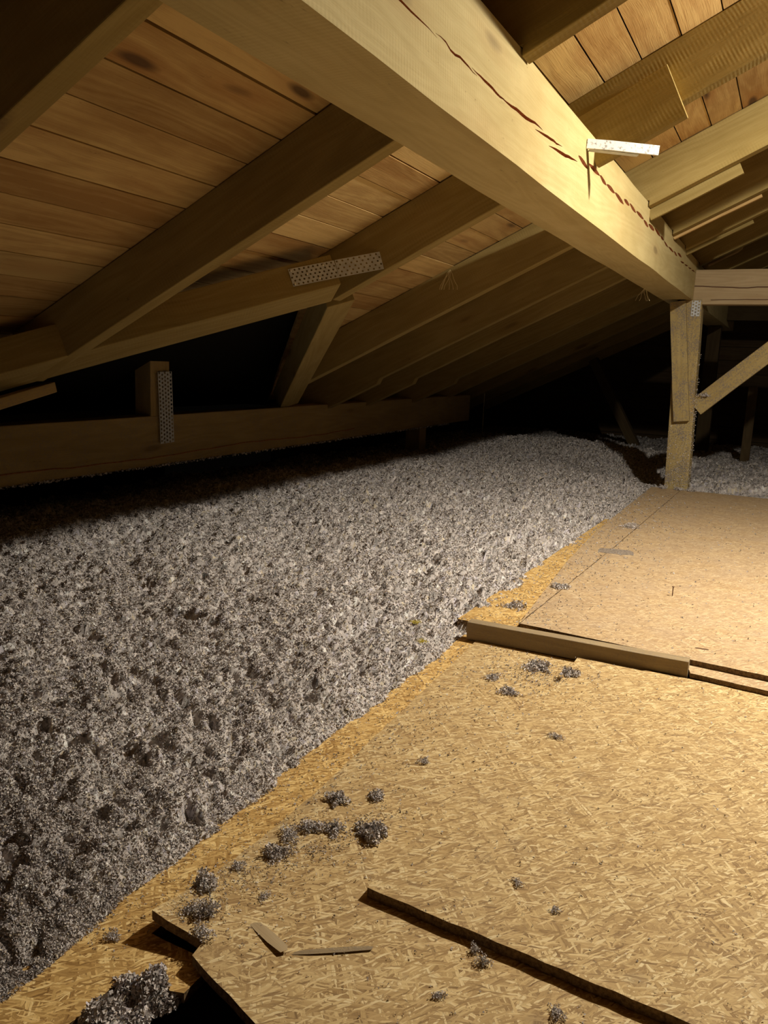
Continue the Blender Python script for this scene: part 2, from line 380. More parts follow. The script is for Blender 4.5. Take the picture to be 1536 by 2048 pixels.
for p in cut.data.polygons: p.material_index = 1
cut.matrix_world = purlin.matrix_world
m = purlin.modifiers.new('b', 'BOOLEAN'); m.object = cut; m.solver = 'EXACT'; m.operation = 'DIFFERENCE'; m.use_self = True
bpy.context.view_layer.update(); dg = bpy.context.evaluated_depsgraph_get()
nm = bpy.data.meshes.new_from_object(purlin.evaluated_get(dg)); purlin.modifiers.clear()
if len(nm.polygons) > 200: purlin.data = nm
bpy.data.objects.remove(cut)
tag(purlin, 'massive pale yellow roof beam with a long jagged drying split, crossing the picture diagonally', 'beam')

# ------------------------------------------------------------------ rafters
def rafter(y, xl, xr, heel=False):
    """profile in slope coordinates, extruded in Y"""
    # local x along slope from the purlin edge, z perpendicular
    s = lambda x: (x-X0)/SL.x
    pts = [(s(xr), 0)]
    def loc(x, z): v = Vector((x-X0, 0, z-RZ(X0))); return (v.dot(SL), v.dot(NRM))
    xa, xb, zt = PX0-.005, PX1+.005, PZ1+.005          # birdsmouth over the purlin
    pts += [loc(xb, RZ(xb)), loc(xb, zt), loc(xa, zt), loc(xa, RZ(xa))]
    if heel: pts += [(s(-3.06), 0), (s(-3.10), -.034), (s(xl), -.034)]
    else: pts += [(s(xl), 0)]
    pts += [(s(xl)-(.0 if heel else -.0), RDEPTH), (s(xr), RDEPTH)]
    n = 14; dense = []
    for i, p in enumerate(pts):
        q = pts[(i+1) % len(pts)]; d = math.dist(p, q); k = max(1, int(d/.4))
        for t in range(k): dense.append((p[0]+(q[0]-p[0])*t/k, p[1]+(q[1]-p[1])*t/k))
    r = random.Random(int(y*100)); V = []
    for (a, b) in dense: V.append((a, RW/2, b+r.uniform(-.0015, .0015)))
    for (a, b), v in zip(dense, list(V)): V.append((a, -RW/2, v[2]))
    n = len(dense); F = [tuple(range(n)), tuple(range(2*n-1, n-1, -1))]
    for i in range(n): j = (i+1) % n; F.append((i, n+i, n+j, j))
    me = bpy.data.meshes.new('rafter'); me.from_pydata(V, [], F); me.update()
    bm = bmesh.new(); bm.from_mesh(me); bmesh.ops.recalc_face_normals(bm, faces=bm.faces); bm.to_mesh(me); bm.free()
    o = link('rafter', me, M['rafter']); o.matrix_world = basis((X0, y+RW/2, RZ(X0)), SL, NRM); bevel(o, .004); return o
rl = {-.95: 'hidden rafter behind the viewpoint', .2: 'rafter overhead before the picture begins',
 1.34: 'nearest rafter, dark broad side in the top left corner with a thin lit underside',
 2.51: 'second rafter from the left, broad and dark, dropping from the beam to the valley timber',
 3.60: 'rafter whose lower end carries half of the perforated steel plate',
 4.88: 'saw-marked rafter just beyond the one with the steel plate, lit on its side',
 5.88: 'rafter beyond the saw-marked one, with a small step near its foot',
 6.58: 'third rafter beyond the steel plate, dim, stepped at its foot',
 7.58: 'lowest dim rafter seen under the beam towards the far end',
 8.55: 'dark rafter past the far end of the low wall beam', 9.5: 'very dark rafter near the second truss', 10.45: 'very dark rafter just before the second truss', 11.4: 'last rafter before the far gable wall'}
for y in RY[2:]:
    if y == 2.51: xl = -3.10
    elif y == 3.60: xl = -2.16
    elif y == 4.88: xl = -3.18
    else: xl = -4.1
    o = rafter(y, xl, RIDGE-.03, heel=y in (5.88, 6.58, 7.58)); tag(o, rl[y], 'rafter', 'roof rafters')
# short packing pieces nailed beside the rafters right of the beam
def cleat(name, y, w, xa, xb, zb, h, label, mat='cleat'):
    o = timber(name, (xa, y, zb), (xb, y, zb+TAN*(xb-xa)), w, h, M[mat], NRM, nx=2, jit=.002, bev=.003); tag(o, label, 'cleat', 'cleats beside the rafters'); return o
cleat('cleat', 3.572, .05, -.855, -.51, 1.87-.02, .22, 'dark packing timber with a square pale end, right of the beam above the white strip', 'rafter')
cleat('cleat', 4.98, .03, -.855, -.385, 1.868, .16, 'grey-brown packing timber with a frayed end, beneath the saw-marked rafter', 'rafter')
cleat('cleat', 5.99, .03, -.86, -.335, 1.913, .12, 'bright orange packing board right of the beam')
cleat('cleat', 6.70, .035, -.86, -.41, 1.905, .13, 'pale packing timber with a square end, below the orange board', 'rafter')
o = tube('curled_lath', [(-.83, 7.95, 1.985), (-.72, 7.95, 2.04), (-.60, 7.95, 2.10), (-.57, 7.95, 2.125), (-.555, 7.95, 2.20)], .018, M['cleat'])
tag(o, 'thin bent orange lath sticking up beyond the beam end', 'lath')
# packing under the left valley foot
o = timber('cleat', (-3.12, 2.66, .80), (-3.12, 1.9, .62), .05, .05, M['plate'], nx=1); tag(o, 'short lath end under the foot of the left valley timber', 'cleat')

# ------------------------------------------------------------------ dormer valley timbers
def valley(p, q, w, h, label, zoff=0.):
    d = Vector((q[0]-p[0], q[1]-p[1], RZ(q[0])-RZ(p[0])))
    o = timber('valley_rafter', (p[0], p[1], RZ(p[0])+zoff), (q[0], q[1], RZ(q[0])+zoff), w, h, M['rafter'], NRM, bev=.005, nx=5)
    return tag(o, label, 'rafter', 'valley timbers of the dormer')
u = Vector((.656, .755)); nn = Vector((-.755, .656))
c0 = 3.79; c1 = 4.02; cm = .5*(c0+c1)
def vp(s): p = nn*cm+u*s; return (p.x, p.y)
vleft = valley(vp(-1.35), vp(1.29), .23, .155, 'valley timber sloping from the left edge up to the perforated steel plate, side lit')
# right valley timber drops to the low beam
a2 = math.atan2(1.6, -1.4)
vright = valley((-2.18, 3.72), (-3.56, 5.30), .16, .15, 'valley timber dropping steeply from the steel plate to the low wall beam')

# ------------------------------------------------------------------ low wall beam and its posts
lb = timber('wall_beam', (-3.625, .2, .275), (-3.625, 9.28, .335), .15, .315, M['plate'], nx=26, jit=.002, bev=.006)
tag(lb, 'long low brown beam running along the eaves above the grey insulation', 'beam')
o = prism('split_line', [(0, 0)]*3, 0, 0, M['split']) if False else None
r = random.Random(5); pts = [(-3.5485, y, .345+.012*(y-2.6)+.008*math.sin(y*3)+r.uniform(-.004, .004)+.0) for y in np.arange(2.4, 6.4, .12)]
sp = tube('drying_split', pts, .0035, M['split']); keep(sp, lb)
def add_post(p, w, d, z0, z1, mat, label, name='post'):
    o = timber(name, (p[0], p[1], z0), (p[0], p[1], z1), w, d, M[mat], (0, -1, 0), jit=.0012); tag(o, label, 'post'); return o
# dormer post standing on the low beam
dp = timber('short_post', (-3.62, 3.93, .595), (-3.62, 3.93, 1.37), .13, .17, M['plate'], (0, -1, 0), nx=2); tag(dp, 'short post with steel straps standing on the low wall beam at left', 'post')
bp = timber('short_post', (-3.65, 8.02, -.28), (-3.65, 8.02, .325), .17, .17, M['plate'], (0, -1, 0), nx=2); tag(bp, 'stubby post rising from the insulation under the far end of the low beam', 'post')

# ------------------------------------------------------------------ perforated steel plates
def perf(name, W_, H_, nx, ny, mat, mw, hole=.30, stagger=True):
    """sheet with real round holes; local XZ plane, 2 mm thick along Y"""
    V = []; F = []; cx, cz = W_/nx, H_/ny
    for i in range(nx):
        for j in range(ny):
            x, z = (i+.5)*cx, (j+.5)*cz; rr = hole*min(cx, cz); o = len(V)
            sq = [(1, 0), (1, 1), (0, 1), (-1, 1), (-1, 0), (-1, -1), (0, -1), (1, -1)]
            sh = .22*cx*(1 if (j % 2) else -1) if stagger else 0
            for a, b in sq: V.append((x+a*cx/2, 0, z+b*cz/2))
            for k2 in range(8): V.append((x+sh+rr*math.cos(k2*math.pi/4), 0, z+rr*math.sin(k2*math.pi/4)))
            for k2 in range(8): F.append((o+k2, o+(k2+1) % 8, o+8+(k2+1) % 8, o+8+k2))
    me = bpy.data.meshes.new(name); me.from_pydata(V, [], F)
    bm = bmesh.new(); bm.from_mesh(me); bmesh.ops.remove_doubles(bm, verts=bm.verts, dist=1e-5); bmesh.ops.recalc_face_normals(bm, faces=bm.faces); bm.to_mesh(me); bm.free()
    o = link(name, me, mat); o.matrix_world = mw
    s = o.modifiers.new('thickness', 'SOLIDIFY'); s.thickness = .002; s.offset = 0; return o
# connector plate: left wing on the valley timber's side, right wing on the rafter
vm = vleft.matrix_world
vx = Vector(vm.col[0][:3]); vy = Vector(vm.col[1][:3]); vz = Vector(vm.col[2][:3])
if vy.dot(Vector((1, -1, 0))) < 0: vy = -vy
hinge = Vector(vp(1.29)).to_3d(); hinge.z = RZ(hinge.x)
org = hinge + vy*(.115+.005) + vz*.045 - vx*.235
dirx = (vx*1.0 - vz*.055).normalized()
pl = perf('steel_plate', .235, .088, 10, 5, M['steel'], basis(org, dirx, vz))
tag(pl, 'perforated steel nail plate bent across the joint of the valley timber and a rafter', 'nail plate')
h0 = Vector((hinge.x+.02, 3.60-.003, 0)); e = pl.matrix_world @ Vector((.235, 0, 0))
wx = Vector((e.x, e.y, e.z)); tx = Vector((e.x+.17, 3.595, e.z+.055))
wing = perf('plate_wing', (tx-wx).length, .088, 8, 5, M['steel'], basis(wx, tx-wx, vz)); keep(wing, pl)
for (a, b) in ((.012, .078), (.085, .046), (.14, .015), (.175, .074), (.012, .01)):
    p = pl.matrix_world @ Vector((a, 0, b)); lathe('nail', [(.0045, 0), (.0055, .001), (.003, .0028)], M['nail'], p+vy*.001, pl, 8, vy)
o1 = perf('steel_plate', .45, .125, 18, 5, M['steel'], basis((-3.532, 3.80, .885), (0, .04, -1), (0, 1, 0)))
tag(o1, 'long perforated steel strap nailed down over the low wall beam at left', 'nail plate')
for a, b in ((.03, .02), (.03, .105), (.2, .06), (.24, .03), (.40, .09), (.43, .03)):
    p = o1.matrix_world @ Vector((a, 0, b)); lathe('nail', [(.0045, 0), (.0055, .001), (.003, .0028)], M['nail'], p+Vector((.001, 0, 0)), o1, 8, (1, 0, 0))
o2 = perf('steel_plate', .26, .27, 10, 10, M['steel'], basis((-3.531, 3.72, 1.25), (0, 0, -1), (0, 1, 0)))
tag(o2, 'wide steel plate at the head of the short strapped post under the valley timber', 'nail plate')

# ------------------------------------------------------------------ main post, packing plank, tie beam, brace
post = timber('post', (-.835, 7.49, -.28), (-.925, 7.49, PZ0), .20, .17, M['post'], (0, -1, 0), nx=8, jit=.002, bev=.005)
post.matrix_world = basis((-.825, 7.57, -.28), (-.06, 0, 1.91), (0, -1, 0))
tag(post, 'rough upright post under the far end of the diagonal beam, crusted with insulation dust', 'post')
pk = timber('packing_plank', (-.842, 7.40, .60), (-.979, 7.40, 1.615), .13, .055, M['post'], (0, -1, 0), nx=4, jit=.002); tag(pk, 'plank nailed to the upper front of the main post, knot at mid height', 'plank')
tie = timber('tie_beam', (-.865, 7.49, 1.597), (3.9, 7.49, 1.597), .15, .285, M['post'], nx=12, jit=.002, bev=.005); tag(tie, 'horizontal tie beam with a long split, right of the main post', 'beam')
tie.data.materials.clear(); tie.data.materials.append(M['tie'])
r = random.Random(3); pts = [(x, 7.4135, 1.745-.012*math.sin((x+.8)*5)+r.uniform(-.003, .003)) for x in np.arange(-.86, 1.2, .07)]
sp = tube('drying_split', pts, .0045, M['rust']); keep(sp, tie)
pts = [(x, 7.4135, 1.628+.008*math.sin((x+.8)*4)+r.uniform(-.002, .002)) for x in np.arange(-.72, 1.2, .09)]
sp = tube('drying_split', pts, .003, M['rust']); keep(sp, tie)
br = timber('brace', (-.70, 7.49, .665), (.21, 7.49, 1.52), .12, .150, M['post'], (-1, 0, 1), nx=4); tag(br, 'slanting brace rising to the right from the main post', 'brace')
bk = perf('steel_bracket', .13, .07, 5, 3, M['steel'], basis((-.865, 7.394, 1.625), (0, 0, -1), (1, 0, 0))); tag(bk, 'small steel bracket at the top of the main post', 'bracket')
# the white strip on the beam
ws = timber('white_strip', (-.866, 3.40, 1.885), (-.603, 3.525, 1.866), .010, .037, M['white'], nx=3, jit=.0015, bev=.001); tag(ws, 'bright white metal strip sticking out above the diagonal beam', 'strip')
lip = timber('strip_flange', (-.86, 3.425, 1.882), (-.68, 3.51, 1.868), .035, .003, M['steel'], nx=1, jit=0, bev=0); keep(lip, ws)

# ------------------------------------------------------------------ second truss in the dark
def ttag(o, l, c): return tag(o, l, c)
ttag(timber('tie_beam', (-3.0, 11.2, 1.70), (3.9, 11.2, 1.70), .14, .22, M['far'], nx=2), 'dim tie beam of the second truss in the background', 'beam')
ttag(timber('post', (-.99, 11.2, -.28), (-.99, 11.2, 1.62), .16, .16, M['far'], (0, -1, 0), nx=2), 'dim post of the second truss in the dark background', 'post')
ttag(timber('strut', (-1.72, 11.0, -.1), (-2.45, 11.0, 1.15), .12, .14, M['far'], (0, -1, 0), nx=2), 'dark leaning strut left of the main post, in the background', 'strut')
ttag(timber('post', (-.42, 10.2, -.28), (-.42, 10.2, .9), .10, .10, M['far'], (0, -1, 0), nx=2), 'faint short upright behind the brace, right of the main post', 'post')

# ------------------------------------------------------------------ OSB boards
TH = .02
def sheet(pts, ztop, mat, label, seed, th=TH):
    o = prism('chipboard_sheet', ragged(pts, seed=seed), ztop-th, ztop, M[mat], None, M['edge']); tag(o, label, 'board', 'oriented strand boards laid as a walkway'); return o
zB, zA, zF = -.06, -.038, -.02
sheet([(-1.085, -.4), (-.915, -.4), (-.915, .86), (-.80, .905), (-.80, .983), (-.948, .985), (-.944, 1.57), (-1.0, 2.885), (-1.068, 2.885)], zB-.008, 'osb_new', 'narrow fresh yellow strand board strip along the edge of the insulation, bottom left', 1)
LIFT = .042
sB = sheet([(-.946, .985), (-.828, .987), (-.824, .954), (-.653, .906), (-.3, .80), (.4, .62), (1.6, .4), (1.6, 2.885), (-.997, 2.885), (-.941, 1.57)], zB, 'osb', 'strand board with the broken stepped corner at the bottom left', 2)
bm = bmesh.new(); bm.from_mesh(sB.data)
for k in range(1, 9):
    for co, no in (((-.946+.043*k, 0, 0), (1, 0, 0)), ((0, .955+.045*k, 0), (0, 1, 0))):
        bmesh.ops.bisect_plane(bm, geom=bm.verts[:]+bm.edges[:]+bm.faces[:], plane_co=co, plane_no=no)
bm.to_mesh(sB.data); bm.free()
for v in sB.data.vertices:      # the free corner has sprung up a little
    d = math.hypot(v.co.x+.946, v.co.y-.985); v.co.z += LIFT*max(0, 1-d/.34)**1.6
sheet([(-.643, 1.269), (-.027, 1.236), (1.6, 1.16), (1.6, 2.808), (-.345, 2.812), (-.36, 2.80), (-.59, 2.80), (-.588, 2.529), (-.607, 2.108)], zA, 'osb', 'large trodden strand board in the foreground with a dark front edge', 4, .021)
sheet([(-.203, 2.822), (1.6, 2.66), (1.6, 2.9), (-.25, 2.98)], zF, 'osb_far', 'narrow strand board strip to the right of the wooden batten', 5, .017)
sheet([(-.86, 2.95), (.038, 2.89), (1.6, 2.78), (1.6, 7.36), (-.78, 7.36), (-.818, 4.633)], 0, 'osb_far', 'large dusty strand board floor reaching back to the main post', 6)
sheet([(-.864, 2.953), (-.822, 4.633), (-.784, 7.36), (-1.035, 7.36), (-1.030, 6.96), (-1.016, 5.11), (-.968, 4.13)], 0, 'osb_far', 'narrow dusty strand board beside the insulation, beyond the batten', 7)
sheet([(-1.115, 2.92), (-.80, 2.92), (-.80, 5.6), (-1.075, 5.6)], -.021, 'osb_new', 'lower strand board peeping out at the insulation edge beyond the batten', 8, .03)
bat = timber('batten', (-1.035, 2.845, -.0595), (-.212, 2.848, -.052), .05, .07, M['batten'], nx=5, jit=.0008, bev=.002); tag(bat, 'grey-brown wooden batten lying across the boards, dark front side', 'batten')
# joists under the boards
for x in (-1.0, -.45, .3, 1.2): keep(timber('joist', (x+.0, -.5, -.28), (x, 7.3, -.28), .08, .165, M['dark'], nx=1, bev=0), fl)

# ------------------------------------------------------------------ loose cellulose insulation
def vnoise(x, y, s, seed):
    r = np.random.default_rng(seed); G = r.random((256, 256)); u, v = x/s+100.3, y/s+100.7
    i, j = np.floor(u).astype(int), np.floor(v).astype(int); a, b = u-i, v-j; a = a*a*(3-2*a); b = b*b*(3-2*b)
    g = lambda p, q: G[p % 256, q % 256]
    return (g(i, j)*(1-a)+g(i+1, j)*a)*(1-b)+(g(i, j+1)*(1-a)+g(i+1, j+1)*a)*b - .5
def height(x, y):
    base = -.035 + .085*np.clip((-1.06-x)/.45, 0, 1)**.8 + .02*np.clip((-1.6-x)/2, 0, 1)
    right = np.clip((y-7.35)/.5, 0, 1)*.06
    base = np.where(x > -1.05, -.03+right, base)
    base += .11*np.exp(-((y-9.3)/.7)**2-((x+2.3)/1.5)**2) - .05*np.exp(-((y-8.1)/.6)**2-((x+1.6)/.7)**2)
    h = base + .05*vnoise(x, y, .55, 1)+.045*vnoise(x, y, .22, 2)+.03*vnoise(x, y, .085, 3)+.022*vnoise(x, y, .04, 4)+.012*vnoise(x, y, .018, 5)
    h += .04*np.abs(vnoise(x, y, .075, 13))+.045*np.abs(vnoise(x, y, .034, 14))+.024*np.abs(vnoise(x, y, .016, 15))-.028
    pit = vnoise(x, y, .06, 6)+.6*vnoise(x, y, .026, 7)
    h -= np.clip(pit-.22, 0, .2)*.16
    wob = .03*vnoise(y, y*0, .3, 9)+.03*vnoise(y, y*0, .07, 10)
    near = np.clip((-1.055+wob-x)/.09, 0, 1)**.6          # crumbling edge against the boards
    b0 = np.where(y > 2.92, -.03, -.075)
    e = b0 + near*(h-b0); back = np.clip((y-7.37)/.12, 0, 1)
    return np.where(y > 7.37, e+(h-e)*back, np.where(x > -1.30, e, h))
def grid(xs, ys, mask=None):
    X, Y = np.meshgrid(xs, ys); Z = height(X, Y); n, m = X.shape
    D = np.sqrt(X*X+Y*Y); J3 = rng.normal(size=(3, n, m))*np.clip(D/2, .6, 3)*.0017
    V = np.stack([X+J3[0], Y+J3[1], Z+J3[2]*1.3], -1).reshape(-1, 3)
    idx = np.arange(n*m).reshape(n, m); F = np.stack([idx[:-1, :-1], idx[:-1, 1:], idx[1:, 1:], idx[1:, :-1]], -1).reshape(-1, 4)
    return V, F
ys = [-.6]
while ys[-1] < 12.4: ys.append(ys[-1]+max(.0065, .0065*ys[-1]/1.3))
xs = list(-1.045 - np.cumsum(np.linspace(.0065, .0125, 330))); xs = [x for x in xs if x > -4.21]
while xs[-1] > -4.2: xs.append(xs[-1]-.014)

xs = np.array(xs[::-1]); ys = np.array(ys)
Va, Fa = grid(xs, ys)
# beyond the boards, round the post
xs2 = np.arange(-1.045, 4.9, .016); ys2 = np.arange(7.36, 12.5, .03); Vb, Fb = grid(xs2, ys2); Fb = Fb+len(Va)
V = np.concatenate([Va, Vb]); F = np.concatenate([Fa, Fb])
def tone(n):
    b = np.clip(rng.normal(.53, .13, n), .16, .88); c = np.stack([b*1.06, b*.95, b*.89], 1)
    w = rng.random(n); c[w < .05] = (.92, .90, .86); c[(w > .05) & (w < .14)] *= .35; 
    c[(w > .14) & (w < .19)] *= (1.0, .94, .72); c[(w > .19) & (w < .25)] *= (.92, .95, 1.12); return c
def flakes(P, size, lift, flat=.0):
    """irregular little paper quads, random orientation, at points P"""
    n = len(P); a = rng.normal(size=(n, 3)); a /= np.linalg.norm(a, axis=1)[:, None]
    b = rng.normal(size=(n, 3)); b -= a*(a*b).sum(1)[:, None]; b /= np.linalg.norm(b, axis=1)[:, None]
    a *= (size*rng.uniform(.5, 1.2, n))[:, None]; b *= (size*rng.uniform(.3, .75, n))[:, None]
    c = P + np.stack([rng.normal(0, .3, n)*size, rng.normal(0, .3, n)*size, lift*rng.random(n)], 1)
    Q = np.stack([c-a-b*rng.uniform(.3, 1, n)[:, None], c+a*rng.uniform(.5, 1, n)[:, None]-b, c+a+b*rng.uniform(.3, 1, n)[:, None], c-a*rng.uniform(.5, 1, n)[:, None]+b], 1)
    return Q.reshape(-1, 3), np.arange(4*n).reshape(n, 4)
def mesh_np(name, V, F, colors):
    me = bpy.data.meshes.new(name); me.vertices.add(len(V)); me.vertices.foreach_set('co', V.astype(np.float32).ravel())
    me.loops.add(F.size); me.loops.foreach_set('vertex_index', F.astype(np.int32).ravel())
    me.polygons.add(len(F)); me.polygons.foreach_set('loop_start', np.arange(0, F.size, 4, dtype=np.int32)); me.update(calc_edges=True)
    at = me.attributes.new('flake_tone', 'FLOAT_COLOR', 'FACE'); at.data.foreach_set('color', np.concatenate([colors, np.ones((len(F), 1))], 1).astype(np.float32).ravel())
    return me
gc = tone(len(F))*.8+.05
# scatter flakes: dense near, sparser and larger far
NF = 820000
yy = .70*(10.2/.70)**(rng.random(NF)**1.15)                 # more of them close by
wide = np.where(rng.random(NF) < .88, np.clip(1.43*yy-.90, .12, 3.1), np.clip(1.43*yy+.4, .12, 3.1))
xx = -1.03 - wide*rng.random(NF)
kp = rng.random(NF) < np.clip(yy/2.2, .55, 1); xx, yy = xx[kp], yy[kp]
dist = np.sqrt(xx**2+yy**2)
xx = np.concatenate([xx, rng.uniform(-1.2, 2.6, 26000)]); yy = np.concatenate([yy, 7.4+rng.random(26000)**1.5*3.5]); dist = np.sqrt(xx**2+yy**2)
P = np.stack([xx, yy, height(xx, yy)], 1); size = .0022*np.clip(dist, .9, 9)**.62
QV, QF = flakes(P, size, .0045)
allV = np.concatenate([V, QV]); allF = np.concatenate([F, QF+len(V)])
ins = link('loose_insulation', mesh_np('loose_insulation', allV, allF, np.concatenate([gc, tone(len(QF))])), M['cell'])
tag(ins, 'deep bed of loose grey shredded paper insulation filling the floor on the left', 'insulation', kind='stuff')

# crumbs strewn over the boards
def surf(x, y):
    if y > 2.95-.06*(x+.86): return 0. if x > max(-1.03, -.86-.093*(y-2.95)) else -.021
    if y > 2.82: return zF if x > -.2 else .012
    if x > -.62 and y > 1.255: return zA
    if y < .98-.25*max(0, x+.95) and x > -.94: return -.09
    if x < -.946: return zB-.008
    return zB+LIFT*max(0, 1-math.hypot(x+.946, y-.985)/.34)**1.6
def clump(name, x, y, r, hgt=.6, n=220, z=None, seed=0, mat='cell'):
    z = surf(x, y) if z is None else z; n = int(n*2.6)
    u = rng.normal(size=(n, 3)); u /= np.linalg.norm(u, axis=1)[:, None]; rad = rng.random(n)**.45
    lob = 1+.35*np.sin(u[:, 0]*4+seed)+.25*np.sin(u[:, 1]*6+seed*2.3)
    P = u*(rad*lob)[:, None]*np.array([r, r*.8, r*hgt]); P[:, 2] = np.abs(P[:, 2])*.9+.002
    ang = seed*1.7; c, s = math.cos(ang), math.sin(ang); P[:, :2] = P[:, :2]@np.array([[c, s], [-s, c]])
    Q, Fq = flakes(P, np.full(n, max(.0016, min(.0045, r*.10))), .001); Q[:, 2] = np.maximum(Q[:, 2], .0003)
    o = link(name, mesh_np(name, Q, Fq, tone(n)*1.05), M[mat]); o.location = (x, y, z); return o
cl = [(-.735, 1.463, .030, .75, 700, 'largest rounded clump of grey insulation on the boards, left of centre'),
 (-.872, 1.541, .026, .6, 420, 'flat insulation clump behind and left of the largest one, near the board edge'),
 (-.80, 1.606, .022, .5, 300, 'small wide insulation clump behind the largest one'),
 (-.815, 1.43, .022, .7, 300, 'insulation clump immediately left of the largest one'),
 (-.862, 1.41, .024, .7, 320, 'insulation clump second to the left of the largest one'),
 (-.893, 1.36, .022, .7, 260, 'low insulation clump in the middle of the ragged left trail'),
 (-.875, 1.29, .026, .7, 380, 'lumpy insulation clump halfway down the ragged left trail'),
 (-.915, 1.205, .016, .7, 160, 'small insulation clump low in the ragged left trail'),
 (-.925, 1.112, .026, .8, 420, 'solid insulation clump above the broken board corner'),
 (-.868, 1.045, .022, 1.1, 360, 'upright insulation tuft beside the broken board corner'),
 (-.893, 1.03, .017, .7, 180, 'small insulation tuft just left of the upright one by the broken corner'),
 (-.838, 1.0, .018, .6, 200, 'insulation tuft at the notch of the broken board corner'),
 (-.812, 1.155, .012, .6, 110, 'tiny insulation tuft right of the solid clump'),
 (-1.0, .94, .015, .6, 150, 'lone insulation tuft on the fresh yellow strip'),
 (-.375, 1.215, .014, .9, 170, 'insulation tuft caught on the dark front edge of the foreground board'),
 (-.399, 1.235, .010, 1.3, 110, 'thin insulation tuft hanging at the dark front edge, left of its twin'),
 (-.228, 1.168, .014, .5, 170, 'dark insulation flake near the bottom edge of the picture'),
 (-.415, 1.105, .010, .5, 90, 'small dark tuft left of the flake at the bottom edge'),
 (-.383, 1.434, .011, .5, 100, 'tiny dark tuft in the middle of the foreground board'),
 (-.293, 1.391, .010, .5, 90, 'tiny dark tuft right of the other on the foreground board'),
 (-.700, 2.672, .048, .35, 500, 'spread insulation heap in front of the batten'),
 (-.575, 2.62, .034, .4, 300, 'smaller insulation heap in front of the batten, right of the spread one'),
 (-.719, 2.403, .030, .4, 240, 'insulation clump on the boards between batten and largest clump'),
 (-.808, 2.49, .026, .4, 200, 'insulation clump nearest the insulation edge in front of the batten'),
 (-.487, 2.12, .018, .5, 150, 'small insulation tuft in the middle of the large foreground board'),
 (-.769, 1.831, .016, .6, 150, 'lone insulation tuft on the board behind the largest clump'),
 (-.85, 5.28, .060, .35, 260, 'dark insulation wisp far back on the dusty floor'),
 (-.862, 3.568, .045, .3, 240, 'pale scattered insulation on the narrow dusty board beyond the batten'),
 (-.966, 3.213, .05, .35, 260, 'insulation heap at the left end beyond the batten')]
for i, (x, y, r_, h_, n_, lab) in enumerate(cl):
    tag(clump('insulation_clump', x, y, r_*1.18, h_, n_, None, i), lab, 'insulation', 'insulation clumps dropped on the boards')
hc = clump('insulation_clump', -.855, .868, .058, .75, 3400, -.095, 3); tag(hc, 'big pale insulation clump welling up from the dark gap at the bottom left', 'insulation', 'insulation clumps dropped on the boards')
hc = clump('insulation_clump', -.86, .79, .065, .7, 3200, -.095, 8); tag(hc, 'insulation clump at the very bottom edge below the dark gap', 'insulation', 'insulation clumps dropped on the boards')
for i, (x, z) in enumerate([(-.93, 0), (-.80, 0), (-.70, 0)]):
    tag(clump('insulation_clump', x, 7.33, .045, .6, 220, 0, 40+i), ['insulation heaped against the left foot of the main post', 'insulation heaped at the middle foot of the main post', 'insulation heaped at the right foot of the main post'][i], 'insulation', 'insulation clumps dropped on the boards')
tag(clump('insulation_tuft', -.68, 7.42, .05, .6, 200, .82, 77), 'insulation caught where the brace meets the main post', 'insulation')
# fine crumbs
n = 5200; cx = []; 
while len(cx) < n:
    y = .9*(7.0/.9)**random.random(); e = abs(random.gauss(0, .22)) if random.random() < .6 else random.uniform(0, 1.6); x = -1.06+e
    if x > 1.5 or (y < 1.0 and x > -.95): continue
    if 2.80 < y < 2.96: continue
    cx.append((x, y, surf(x, y)+.001))
for i in range(700):    # small heap trails near the left clumps
    t = random.random(); cx.append((-.93+.2*t+random.gauss(0, .03), 1.05+.5*t+random.gauss(0, .05), 0)); cx[-1] = (*cx[-1][:2], surf(*cx[-1][:2])+.002)
for i in range(500): x = random.gauss(-.66, .09); y = random.gauss(2.58, .10); cx.append((x, min(y, 2.79), (zA if x > -.6 else zB)+.002))
P = np.array(cx); P = P[rng.random(len(P)) < .8]; d = np.hypot(P[:, 0], P[:, 1]); P = np.repeat(P, 3, 0); d = np.repeat(d, 3); P[:, :2] += rng.normal(0, .0016, (len(P), 2))
Q, Fq = flakes(P, (.0011+.0011*rng.random(len(P))**3)*np.clip(d, 1, 6)**.6, .003); Q[:, 2] = np.maximum(Q[:, 2], np.repeat(P[:, 2], 4)-.0005)
o = link('insulation_crumbs', mesh_np('crumbs', Q, Fq, tone(len(Fq))*.75), M['cell']); tag(o, 'fine grey crumbs of insulation strewn over the strand boards', 'crumbs', kind='stuff')
# fibres stuck on the post, brace and low beam
P = []
for i in range(1500):
    z = .02+abs(random.gauss(0, .45)); 
    if z > 1.3: continue
    xc = -.82-.045*z/1.6; P.append((random.uniform(xc-.112, xc+.112), 7.399 if z < .6 else 7.338, z)) if z < .6 or random.random() < .6 and False else P.append((random.uniform(-.80, xc+.11) if z > .6 else random.uniform(xc-.112, xc+.112), 7.398, z))
P = np.array(P); Q, Fq = flakes(P, np.full(len(P), .005), .003)
o = link('dust_crust', mesh_np('crust', Q, Fq, tone(len(Fq))), M['cell']); o['kind'] = 'stuff'; keep(o, post)
P = [(-3.55+random.uniform(0, .02), y, .275+.0066*(y-.2)-random.random()**2*.012) for y in rng.uniform(2.3, 8.6, 1200)]
Q, Fq = flakes(np.array(P), np.full(len(P), .008), .004); o = link('dust_crust', mesh_np('crust', Q, Fq, tone(len(Fq))), M['cell']); o['kind'] = 'stuff'; keep(o, lb)

